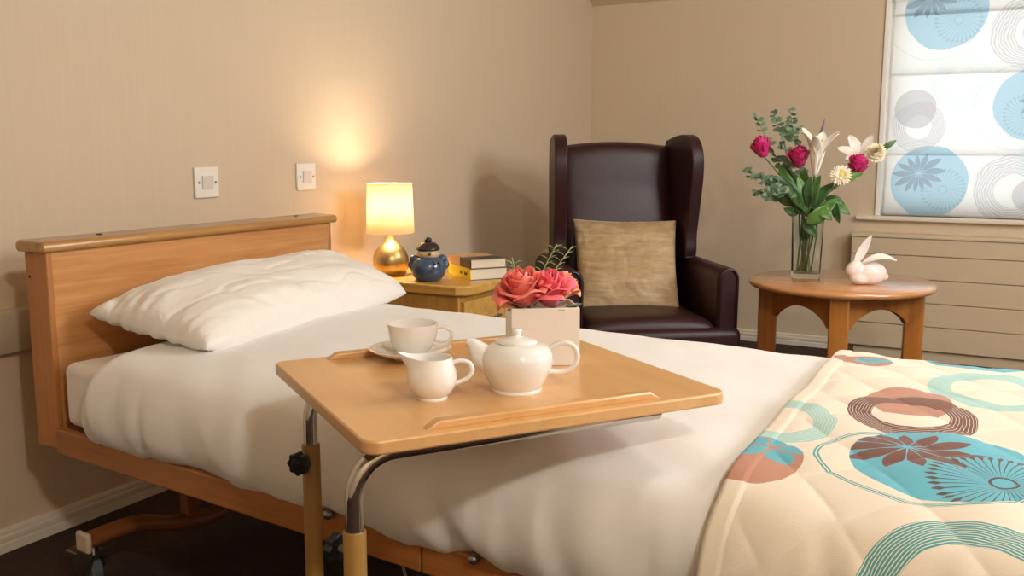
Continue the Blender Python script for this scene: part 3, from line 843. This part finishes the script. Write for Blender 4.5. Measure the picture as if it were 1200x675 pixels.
# ================================================================ BEDSIDE CABINET
NX0, NX1, NY0, NY1, NZ = XL+.012, -1.629, 2.627, 3.05, .5465
bc = empty('bedside_cabinet', ((NX0+NX1)/2, (NY0+NY1)/2, 0), 0, 'pale oak bedside cabinet carrying the lamp and books', 'cabinet')
hx, hy = (NX1-NX0)/2, (NY1-NY0)/2
c_ = .04
MB().prism([(-hx, -hy), (hx-c_, -hy), (hx-.012, -hy+.02), (hx, -hy+c_), (hx, hy-c_), (hx-c_, hy), (-hx, hy)], NZ-.034, NZ, 'XY').build('cabinet_top', M['oak'], bc, bevel=.006)
MB().box((-hx+.005, -hy+.02, 0.0), (hx-.04, hy-.02, NZ-.034)).build('cabinet_body', M['oak_side'], bc, bevel=.003)
for za, zb in ((.345, .49), (.19, .335), (.04, .18)):
    d = MB().box((hx-.04, -hy+.03, za), (hx-.022, hy-.03, zb)).build('drawer', M['oak'], bc, bevel=.003)
    MB().tube([(hx-.022, -.04, (za+zb)/2), (hx-.006, -.035, (za+zb)/2), (hx-.006, .035, (za+zb)/2), (hx-.022, .04, (za+zb)/2)], .004, 10).build('handle', M['steel'], d)

# lamp
LX, LY = -2.025, 2.762
lamp = empty('table_lamp', (LX, LY, NZ), 0, 'lit table lamp with brushed brass gourd base and white drum shade', 'lamp')
MB().lathe([(.05, 0), (.053, .003), (.061, .02), (.0665, .045), (.065, .068), (.056, .09), (.040, .108), (.025, .12), (.0155, .135), (.012, .15), (.0115, .165), (.0115, .17)], 56).build('lamp_base', M['brass'], lamp)
MB().lathe([(.009, .17), (.009, .2), (.012, .2), (.012, .215)], 20).build('lamp_holder', M['plastic'], lamp)
MB().ell((0, 0, .25), (.02, .02, .03)).build('bulb', M['bulb'], lamp)
sh = MB().lathe([(.087, .158), (.0815, .335)], 64)
sh.f = [f for f in sh.f if len(f) == 4]
sh.build('lamp_shade', M['shade'], lamp, solid=.0012)
for rr_, z in ((.087, .158), (.0815, .335)):
    mb = MB().tube([(rr_*cos(2*pi*k/48), rr_*sin(2*pi*k/48), z) for k in range(49)], .0016, 8, caps=False)
    if z < .2:
        for k in range(3):
            a = 2*pi*k/3; mb.tube([(0.011*cos(a), .011*sin(a), .205), (rr_*cos(a), rr_*sin(a), .16)], .0012, 6)
    mb.build('shade_ring', M['shade'], lamp)
MB().tube(crom([(-.045, -.03, .006), (-.075, -.03, .004), (-.09, .0, .003), (-.1, .06, .003)], 8), .003, 8).build('lamp_cord', M['blackcord'], lamp)

# figurine
fg = empty('snowman_figurine', (-1.824, 2.702, NZ), YAW+R(8), 'round blue glazed snowman ornament in a dark bobble hat beside the lamp', 'ornament')
MB().lathe([(.034, 0), (.040, .003), (.052, .02), (.0585, .045), (.0575, .062), (.051, .080), (.041, .090), (.03, .095), (0, .096)], 44).build('snowman_body', M['blueglaze'], fg, smooth=60)
MB().ell((0, 0, .104), (.037, .035, .028)).build('snowman_face', M['facecream'], fg)
MB().lathe([(.0355, .117), (.0385, .120), (.038, .125), (.0355, .128), (.032, .138), (.022, .147), (.010, .1505), (0, .151)], 36).build('snowman_hat', M['hat'], fg, smooth=60)
MB().ell((0, 0, .157), (.012, .012, .010)).build('hat_bobble', M['hat'], fg)
MB().ell((0.002, -.036, .106), (.0055, .009, .0055)).build('snowman_nose', M['nose'], fg)
for s_ in (-1, 1):
    MB().tube(crom([(s_*.034, 0, .092), (s_*.045, -.004, .080), (s_*.055, -.006, .066), (s_*.046, -.008, .050)], 4), [.010, .013, .014, .015, .014, .012, .010, .008, .009, .010, .010, .010, .008], 12, flat=1.3).build('snowman_arm', M['blueglaze'], fg, smooth=60)
for x, z in ((.012, .078), (.018, .07), (.014, .056), (.03, .074), (.033, .062)):
    yy = -sqrt(max(0, .0575**2-x*x))+.001
    MB().ell((x, yy*(1 if z < .075 else .92), z), (.0045, .003, .0045), 12, 8).build('snowman_button', M['hat'], fg)

fg.scale = (1.06, 1.06, .89); lamp.scale = (.965, .965, .965)
# books
def book(name, z0, th, w, d, off, rot, cov, spine, label, strip=None):
    o = empty(name, (-1.696+off[0], 2.768+off[1], z0), rot, label, 'book', None)
    # local: x along page edge (w) , y along spine (d) ; origin at the near corner
    MB().box((0, 0, 0), (w, d, .002)).build('cover', cov, o, smooth=0)
    MB().box((0, 0, th-.002), (w, d, th)).build('cover', cov, o, smooth=0)
    MB().box((.003, .003, .002), (w-.003, d-.003, th-.002)).build('page_block', M['paper'], o, smooth=0)
    MB().box((-.001, 0, 0), (.003, d, th)).build('spine', spine, o, bevel=.0015)
    if strip: MB().box((.0, 0, th), (w, d*strip, th+.0006)).build('cover_strip', M['blackcover'], o, smooth=0); MB().box((-.0016, 0, 0), (.003, d*strip, th+.0006)).build('cover_strip', M['blackcover'], o, smooth=0)
    return o
ba = atan2(.12, .085)
b1 = book('book', NZ, .040, .14, .2, (0, 0), ba, M['blackcover'], M['yellowcover'], 'thick book with bright yellow spine, lying under the dark book')
for k, (y0, y1) in enumerate(((.028, .032), (.034, .039), (.041, .0445), (.047, .051), (.07, .073), (.076, .08), (.083, .086), (.09, .094))):
    MB().box((-.0016, y0, .015), (-.0009, y1, .023 if k % 3 else .027)).build('spine_lettering', M['ink'], b1, smooth=0)
b2 = book('book', NZ+.0402, .030, .137, .195, (-.002, .004), ba+R(1), M['tancover'], M['tancover'], 'tan and black covered book lying on top of the yellow-spined book', .45)

# ================================================================ ARMCHAIR
ch = empty('wing_armchair', (-1.470, 3.635, 0), R(37), 'dark brown leather wingback armchair in the corner of the room', 'armchair')
lt = M['leather']; ch.scale = (.95, 1, 1)
def padded(mb, *a, **k): return mb.build(*a, **k)
# backrest: outline with arched top; leans back
def arch(x0, x1, z0, z1, rise, n=10):
    pts = [(x0, z0)]
    for k in range(n+1):
        t = k/n; pts.append((x0+(x1-x0)*t, z1+rise*sin(pi*t)))
    pts.append((x1, z0)); return pts
LEAN = Matrix.Translation((0, .2, .36)) @ Matrix.Rotation(R(-7), 4, 'X') @ Matrix.Translation((0, -.2, -.36))
def backpt(side):
    def fn(i, j):
        x = -.262+.524*i; zt = 1.005+.02*sin(pi*i); z = .34+(zt-.34)*j
        pr = (max(0, 1-abs(2*i-1)**6)**.4)*(max(0, 1-abs(2*j-1)**10)**.4)
        y = .2+(-.055*pr if side > 0 else .055*pr)-.02*sin(pi*min(1, j*1.4))*pr*(side > 0)
        return LEAN @ Vector((x, y, z))
    return fn
MB().grid(backpt(1), 36, 40).grid(backpt(-1), 36, 40).build('backrest', lt, ch, smooth=180)
def wing(s_):
    W = [(.27, .52), (.05, .52), (.035, .56), (.03, .62), (.0, .72), (-.035, .84), (-.045, .93), (-.02, 1.0), (.04, 1.035), (.13, 1.04), (.24, 1.03)]
    pts = [(p.y, p.z) for p in crom([(0, a, b) for a, b in W[1:]], 5)]+[(.27, .9), (.27, .52)]
    FL = Matrix.Translation((s_*.28, .22, 0)) @ Matrix.Rotation(R(s_*6), 4, 'Z') @ Matrix.Translation((-s_*.28, -.22, 0))
    LEANW = Matrix.Translation((0, .2, .52)) @ Matrix.Rotation(R(-5), 4, 'X') @ Matrix.Translation((0, -.2, -.52))
    o = MB().prism(pts, s_*.246, s_*.302, 'YZ', FL @ LEANW).build('wing', lt, ch, bevel=.026, bseg=5)
    mid = [FL @ LEANW @ Vector((s_*.29, a-.004, b)) for a, b in pts[2:-4]]
    return o
wing(-1); wing(1)
def arm(s_):
    # cross-section with rounded top, extruded front to back
    xc = s_*.318; hw = .042
    pr = [(xc-hw, .13), (xc+hw, .13)]+[(xc+(hw+.005)*cos(R(a)), .500+.046*sin(R(a))) for a in range(0, 181, 15)]
    o = MB().prism(pr, -.34, .26, 'XZ').build('arm', lt, ch, bevel=.014, bseg=4)
    lp = [(xc+(hw-.008)*cos(R(a)), -.343, .500+.040*sin(R(a))) for a in range(0, 181, 12)]
    MB().tube([(xc+hw-.008, -.343, .15)]+lp+[(xc-hw+.008, -.343, .15)], .0045, 8).build('piping', M['piping'], o)
    return o
arm(-1); arm(1)
def seatpt(side):
    def fn(i, j):
        x = -.272+.544*i; y = -.35+.53*j
        pr = max(0, 1-abs(2*i-1)**8)**.4*max(0, 1-abs(2*j-1)**8)**.4
        z = .308+(.045*pr if side > 0 else -.045*pr)+.012*pr*sin(pi*i)*(side > 0)
        return Vector((x, y, z))
    return fn
MB().grid(seatpt(1), 30, 30).grid(seatpt(-1), 30, 30).build('seat_cushion', lt, ch, smooth=180)
MB().box((-.368, -.375, .13), (.368, .24, .318)).build('seat_base', lt, ch, bevel=.03, bseg=5)
MB().box((-.30, .2, .13), (.30, .29, .6)).build('back_panel', lt, ch, bevel=.02)
for sx in (-1, 1):
    for sy in (-.29, .22):
        MB().lathe([(.014, 0), (.022, .13)], 16, (sx*.3, sy, 0)).build('leg', M['round_leg'], ch)

# gold cushion resting on the seat against the back
CH = Matrix.Translation(ch.location) @ Matrix.Rotation(R(32), 4, 'Z')
cc = [Vector(p) for p in ((-1.630, 3.485, .326), (-1.262, 3.68, .340), (-1.352, 3.865, .692), (-1.735, 3.655, .698))]
gc = cushion('scatter_cushion', cc, .05, .05, M['velvet'], N=48, seed=9, wr=.004, pinch=.05, pw=3)
tag(gc, 'square gold velvet cushion propped on the leather armchair', 'cushion')

# ================================================================ ROUND TABLE
RX, RY = -.652, 3.735
rt = empty('side_table', (RX, RY, 0), R(-80), 'round cherry wood side table with arched apron under the window', 'table')
pr = [(0, .475), (.325, .475), (.333, .479), (.338, .487), (.336, .495), (.329, .5), (0, .5)]
tp = MB().lathe(pr, 96).build('tabletop', M['round'], rt, smooth=60)
tp.rotation_euler = (0, 0, R(80))
LR = .262
for k in range(4):
    Mk = Matrix.Rotation(pi/2*k, 4, 'Z')
    MB().box((LR-.034, -.034, 0), (LR+.034, .034, .475), Mk).build('leg', M['round_leg'], rt, bevel=.006)
    # arched apron from this leg to the next
    a = Vector((LR-.012, .012, 0)); b = Vector((.012, LR-.012, 0)); L = (b-a).length; dirv = (b-a).normalized()
    ang = atan2(dirv.y, dirv.x)
    Mp = Mk @ Matrix.Translation(a) @ Matrix.Rotation(ang, 4, 'Z')
    poly = [(0, .475), (0, .36)]
    n_ = 16
    x_a, x_b = .03, L-.03
    for q in range(n_+1):
        t = q/n_; poly.append((x_a+(x_b-x_a)*t, .355+.062*sin(pi*t)**.7))
    poly += [(L, .36), (L, .475)]
    MB().prism(poly, -.011, .011, 'XZ', Mp).build('apron', M['round_leg'], rt, bevel=.002)

# vase: square, thick-bottomed glass
VX, VY = -.79, 3.765
vs = empty('glass_vase', (VX, VY, .5), R(14), 'tall square clear glass vase of flowers on the round table', 'vase')
def sq(h, r, n=5): return rrect(-h, -h, h, h, r, n)
def vring(h, r, z): return [(x, y, z) for x, y in sq(h, r)]
rings = [vring(.050, .008, 0), vring(.053, .008, .004), vring(.0595, .008, .285), vring(.058, .007, .2865), vring(.0555, .006, .285), vring(.0475, .006, .024), vring(.045, .006, .020)]
mb = MB(); nR = len(rings[0])
vv = [p for r_ in rings for p in r_]; ff = []
for i in range(len(rings)-1):
    for k in range(nR): k2 = (k+1) % nR; ff.append((i*nR+k, i*nR+k2, (i+1)*nR+k2, (i+1)*nR+k))
ff.append(tuple(range(nR))[::-1]); ff.append(tuple((len(rings)-1)*nR+k for k in range(nR)))
mb.add(vv, ff); mb.build('vase_body', M['glass'], vs, smooth=40)

VB = Vector((VX, VY, .5))
def stempath(tip, seed):
    rnd = random.Random(seed)
    b = VB+Vector((rnd.uniform(-.028, .028), rnd.uniform(-.028, .028), .024))
    # leave through the mouth on the side of the tip
    d = tip-VB; d.z = 0; m = VB+Vector((max(-.036, min(.036, d.x*.35)), max(-.036, min(.036, d.y*.35)), .285))
    return crom([b, b.lerp(m, .5)+Vector((rnd.uniform(-.006, .006), rnd.uniform(-.006, .006), 0)), m, m.lerp(tip, .55)+Vector((0, 0, .01)), tip], 6)
def stemmed(name, label, tip, seed, cat='flower', r=.0026, group=None):
    o = empty(name, VB, 0, label, cat, group)
    pts = [p-VB for p in stempath(tip, seed)]
    MB().tube(pts, r, 7).build('stem', M['stem'], o)
    return o, pts
def local_orient(ob, loc, d):
    orient(ob, loc, d)
for i, (px, py, dd, r, h, dr, lab) in enumerate((
    (896, 184, 3.66, .045, .086, Vector((-.25, -.3, 1)), 'magenta rose highest among the eucalyptus in the glass vase'),
    (937, 196, 3.62, .049, .086, Vector((.0, -.35, 1)), 'magenta rose in the middle of the bouquet beside the lily'),
    (1001, 206, 3.66, .049, .090, Vector((.3, -.25, 1)), 'magenta rose close to the white lily and cream blooms by the window'))):
    tip = at(px, py, dd); o, pts = stemmed('rose', lab, tip, 30+i)
    q = rosebloom(MB(), r, h, 26, 50+i, .4).build('petals', M['rose_mag'], o, smooth=180, solid=.0006); orient(q, tip-VB, dr)
    s_ = MB()
    for k in range(5):
        a = 2*pi*k/5; leafblade(s_, (0, 0, 0), (.026*cos(a), .026*sin(a), .012), .006, curl=-.05)
    q = s_.build('sepals', M['leaf'], o, smooth=180); orient(q, tip-VB, dr)

def trumpet(mb, L, Rr, n=6, seed=0, lean=0, w=.42):
    rnd = random.Random(seed)
    for k in range(n):
        a0 = 2*pi*k/n+rnd.uniform(-.1, .1); Lk = L*rnd.uniform(.93, 1.06); Rk = Rr*rnd.uniform(.8, 1.15)
        def fn(i, j, a0=a0, Lk=Lk, Rk=Rk):
            t = i; s = 2*j-1
            rad = .006+.018*t+Rk*max(0, (t-.35)/.65)**1.6
            wd = (.0065+.018*sin(pi*t**1.2)**.9)*(1 if t < .95 else .4) if t < 1 else .001
            z = Lk*(t-.08*max(0, (t-.7)/.3)**2)
            ca, sa = cos(a0), sin(a0)
            rr_ = rad+.012*(abs(s)**2)*-.5
            return Vector((rr_*ca-wd*s*sa, rr_*sa+wd*s*ca, z))
        mb.grid(fn, 14, 6)
    return mb
tip = at(955, 207, 3.58); o, pts = stemmed('lily', 'cream trumpet lily open upward in the middle of the bouquet', tip, 41)
q = trumpet(MB(), .185, .055, 6, 4).build('petals', M['lily'], o, smooth=180, solid=.0007); orient(q, tip-VB, Vector((.08, -.12, 1)))
mb = MB()
for k in range(5):
    a = k*1.3; mb.tube([(0, 0, .05), (.012*cos(a), .012*sin(a), .13)], .001, 6).ell((.012*cos(a), .012*sin(a), .133), (.0025, .0025, .006), 8, 6)
q = mb.build('stamen', M['yellow'], o); orient(q, tip-VB, Vector((.08, -.12, 1)))
tip = at(1010, 190, 3.76); o, pts = stemmed('lily', 'white star lily behind the rose close to the window', tip, 42)
q = trumpet(MB(), .09, .07, 6, 8).build('petals', M['lily_white'], o, smooth=180, solid=.0007); orient(q, tip-VB, Vector((.0, -.9, .8)))

def daisy(mb, r, n=22, layers=3, seed=0, up=.3, pw=.1):
    rnd = random.Random(seed)
    for l in range(layers):
        rl = r*(1-.22*l); nn_ = n-3*l
        for k in range(nn_):
            a = 2*pi*(k+.5*l)/nn_+rnd.uniform(-.08, .08); z = r*(.12+up*(l+.3)*.6)+rnd.uniform(-.1, .1)*r
            leafblade(mb, (.12*r*cos(a), .12*r*sin(a), .04*r*l), (rl*cos(a), rl*sin(a), z), r*pw, nu=5, nv=2, curl=.1, roundness=1.4)
    return mb
tip = at(985.5, 206, 3.56); o, pts = stemmed('daisy', 'cream daisy with yellow centre low in the bouquet', tip, 43)
dd_ = (CAM-tip).normalized()+Vector((.1, 0, .3))
q = daisy(MB(), .042, 24, 3, 5, .25).build('petals', M['cream_petal'], o, smooth=180); orient(q, tip-VB, dd_)
q = MB().ell((0, 0, .008), (.013, .013, .008)).build('flower_disc', M['yellow'], o); orient(q, tip-VB, dd_)
tip = at(1026, 180, 3.66); o, pts = stemmed('chrysanthemum', 'cream many-petalled chrysanthemum in front of the window edge', tip, 44)
q = daisy(daisy(MB(), .042, 26, 4, 6, .5, .13), .024, 18, 4, 9, 1.6, .16).ell((0, 0, .008), (.016, .016, .014)).build('petals', M['cream_petal'], o, smooth=180); orient(q, tip-VB, Vector((.25, -.85, .35)))

# dark closed bud and pointed leaf
tip = at(958, 172, 3.7); o, pts = stemmed('flower_bud', 'pointed mauve bud standing behind the cream lily', tip, 45)
mb = MB(); tp2 = at(967, 138, 3.7)-VB
mb.tube([tip-VB, (tip-VB).lerp(tp2, .3), (tip-VB).lerp(tp2, .6), tp2], [.004, .0125, .010, .001], 10, flat=.5); mb.build('bud', M['mauve'], o, smooth=60)

# leafy stems
LEAF = [  # base px, tip px, depth, half width px
 ((944, 252), (912, 190), 3.66, 10, 0), ((946, 254), (925, 215), 3.60, 12, 1), ((940, 248), (900, 205), 3.7, 9, 1), ((950, 250), (962, 205), 3.62, 10, 0),
 ((950, 250), (978, 214), 3.60, 10, 1), ((955, 262), (982, 232), 3.58, 9, 0), ((978, 240), (996, 252), 3.6, 6, 0), ((979, 236), (984, 262), 3.6, 6, 1),
 ((985, 215), (1012, 203), 3.62, 7, 0), ((1030, 178), (1051, 164), 3.72, 4.5, 0), ((944, 262), (972, 240), 3.57, 11, 0), ((944, 250), (934, 205), 3.58, 9, 0),
 ((932, 240), (906, 222), 3.62, 8, 0), ((942, 246), (916, 206), 3.57, 8, 1), ((948, 244), (950, 206), 3.56, 8, 1), ((960, 246), (975, 258), 3.56, 7, 0), ((936, 250), (918, 244), 3.6, 7, 1), ((950, 236), (943, 196), 3.66, 10, 0), ((938, 236), (921, 196), 3.7, 9, 1), ((966, 232), (990, 240), 3.64, 7, 1), ((940, 258), (958, 278), 3.6, 8, 1)]
gi = 0
descr = ['reaching up past the first rose', 'at the front of the vase mouth', 'low on the eucalyptus side', 'under the lily', 'below the daisy', 'overlapping the thick of the bouquet']
for g0 in range(0, len(LEAF), 4):
    part = LEAF[g0:g0+4]
    tip = at(part[0][1][0]*.4+part[0][0][0]*.6, part[0][1][1]*.4+part[0][0][1]*.6, part[0][2])
    o, pts = stemmed('leafy_stem', 'stem of broad green leaves in the glass vase, '+descr[gi], tip, 60+gi, 'foliage'); gi += 1
    for (b, t_, d_, wpx, dk) in part:
        lb = MB(); B = at(b[0], b[1], d_+.02)-VB; T = at(t_[0], t_[1], d_)-VB
        near = min(pts, key=lambda p: (p-B).length)
        lb.tube([near, near.lerp(B, .6)+Vector((0, 0, .003)), B], .0012, 6)
        leafblade(lb, B, T, wpx*.82/303, up=(CAM-VB).normalized()+Vector((random.uniform(-.6, .6), 0, random.uniform(-.2, .6))), curl=.12, nu=10, nv=4)
        lb.build('leaf', M['leaf_dark'] if dk else M['leaf'], o, smooth=180, solid=.0005)
# eucalyptus: thin branches with pairs of round leaves
EU = [([(936, 240), (918, 200), (902, 170), (886, 136)], 3.72, 'rising highest towards the wall'), ([(938, 240), (925, 190), (915, 155), (906, 132)], 3.76, 'standing between the first two roses'),
      ([(940, 240), (936, 190), (930, 160), (926, 128)], 3.8, 'rising behind the middle rose'), ([(934, 240), (915, 222), (896, 212), (872, 198)], 3.68, 'spreading sideways over the armchair side'),
      ([(934, 244), (914, 232), (900, 228), (886, 226)], 3.62, 'drooping lowest beside the vase'), ([(936, 238), (920, 175), (928, 150), (944, 158)], 3.7, 'curving toward the lily'), ([(936, 244), (922, 224), (908, 212), (880, 208)], 3.58, 'with dense leaves below the highest rose'), ([(938, 244), (920, 228), (905, 222), (896, 236)], 3.56, 'hanging in front of the vase shoulder')]
for k, (pp, d_, lab) in enumerate(EU):
    tip = at(pp[-1][0], pp[-1][1], d_)
    o = empty('eucalyptus_sprig', VB, 0, 'grey green eucalyptus sprig '+lab, 'foliage')
    P = [VB+Vector((random.uniform(-.03, .03), random.uniform(-.03, .03), .024)), VB+Vector((-.02, -.01, .27))]+[at(x, y, d_) for x, y in pp[1:]]
    P = [p-VB for p in crom(P, 6)]
    MB().tube(P, .0014, 6).build('stem', M['stem'], o)
    fl = MB(); n_ = len(P)
    for q in range(8, n_):
        p = P[q]; t = (q-8)/(n_-8); sz = .022*(1-.4*t)
        for s_ in (-1, 1):
            dr = (RT*s_*random.uniform(.5, 1)+Vector((0, 0, random.uniform(-.3, .8)))+FW*random.uniform(-.7, .7)).normalized()
            if random.random() < .85:
                leafblade(fl, p, p+dr*sz*1.7, sz*.62, up=Vector((random.uniform(-1, 1), -1, random.uniform(-1, 1))), curl=.05, nu=7, nv=4, roundness=1.0, fold=.1)
    fl.build('foliage', M['euc'], o, smooth=180)

# rabbit ornament
rb = empty('rabbit_ornament', (-.552, 3.66, .5), YAW, 'small glossy white rabbit ornament with long ears on the round table', 'ornament')
mb = MB().ell((.018, 0, .042), (.058, .038, .042)).ell((-.02, 0, .024), (.04, .034, .024)).ell((-.045, -.002, .062), (.034, .025, .024), M_=Matrix.Rotation(R(-35), 4, 'Y')).ell((-.026, 0, .05), (.026, .026, .03))
mb.ell((.07, 0, .03), (.014, .014, .014))
rb_o = mb.build('rabbit_body', M['rabbit'], rb, smooth=180, remesh=.0035)
def ear(base, tip, w_, mat_, fold, curl, up):
    e = MB(); leafblade(e, base, tip, w_, up=Vector(up), curl=curl, nu=16, nv=8, roundness=.85, fold=fold)
    return e.build('ear', mat_, rb, smooth=180, solid=.006, subsurf=1)
ear((-.045, 0, .072), (.015, 0, .185), .017, M['rabbit'], .35, -.05, (0, -1, .2))
ear((-.022, -.012, .078), (.108, -.012, .088), .017, M['rabbit'], .5, .16, (0, -.55, 1))

# ================================================================ LIGHT
scn = bpy.context.scene
world = bpy.data.worlds.new('sky'); scn.world = world; world.use_nodes = True
bg = world.node_tree.nodes['Background']; bg.inputs[0].default_value = (.92, .96, 1, 1); bg.inputs[1].default_value = 1.6
def area(name, loc, target, size, power, color, shape='DISK'):
    l = bpy.data.lights.new(name, 'AREA'); l.shape = shape; l.size = size; l.energy = power; l.color = color
    o = bpy.data.objects.new(name, l); col.objects.link(o); o.location = loc
    o.rotation_mode = 'QUATERNION'; o.rotation_quaternion = (Vector(target)-Vector(loc)).to_track_quat('-Z', 'Y'); return o
def globe(loc, r, power, color):
    l = bpy.data.lights.new('ceiling_globe_light', 'POINT'); l.energy = power; l.color = color; l.shadow_soft_size = r
    o = bpy.data.objects.new('ceiling_globe_light', l); col.objects.link(o); o.location = loc
globe((.45, 2.75, 1.98), .08, 45, (1, .965, .905))
globe((1.0, -.15, 2.18), .07, 72, (1, .97, .92))
area('cool_side_fill', (1.8, 2.3, 1.6), (-.5, 2.4, .5), 1.0, 60, (.84, .92, 1), 'SQUARE')  # added cool fill lamp for the bed; no window exists on this side
pl = bpy.data.lights.new('lamp_bulb_light', 'POINT'); pl.energy = 11.5; pl.color = (1, .80, .56); pl.shadow_soft_size = .05
po = bpy.data.objects.new('lamp_bulb_light', pl); col.objects.link(po); po.location = (LX, LY, NZ+.25)

# ================================================================ CAMERA
cd = bpy.data.cameras.new('camera'); co = bpy.data.objects.new('camera', cd); col.objects.link(co)
co.location = CAM; co.rotation_euler = (R(90)-PITCH, 0, YAW)
cd.sensor_width = 36; cd.lens = 36*FPX/1200; cd.clip_start = .02
scn.camera = co
scn.view_settings.view_transform = 'Standard'; scn.view_settings.look = 'None'
scn.view_settings.gamma = 1; scn.view_settings.use_curve_mapping = False
scn.view_settings.exposure = -0.03
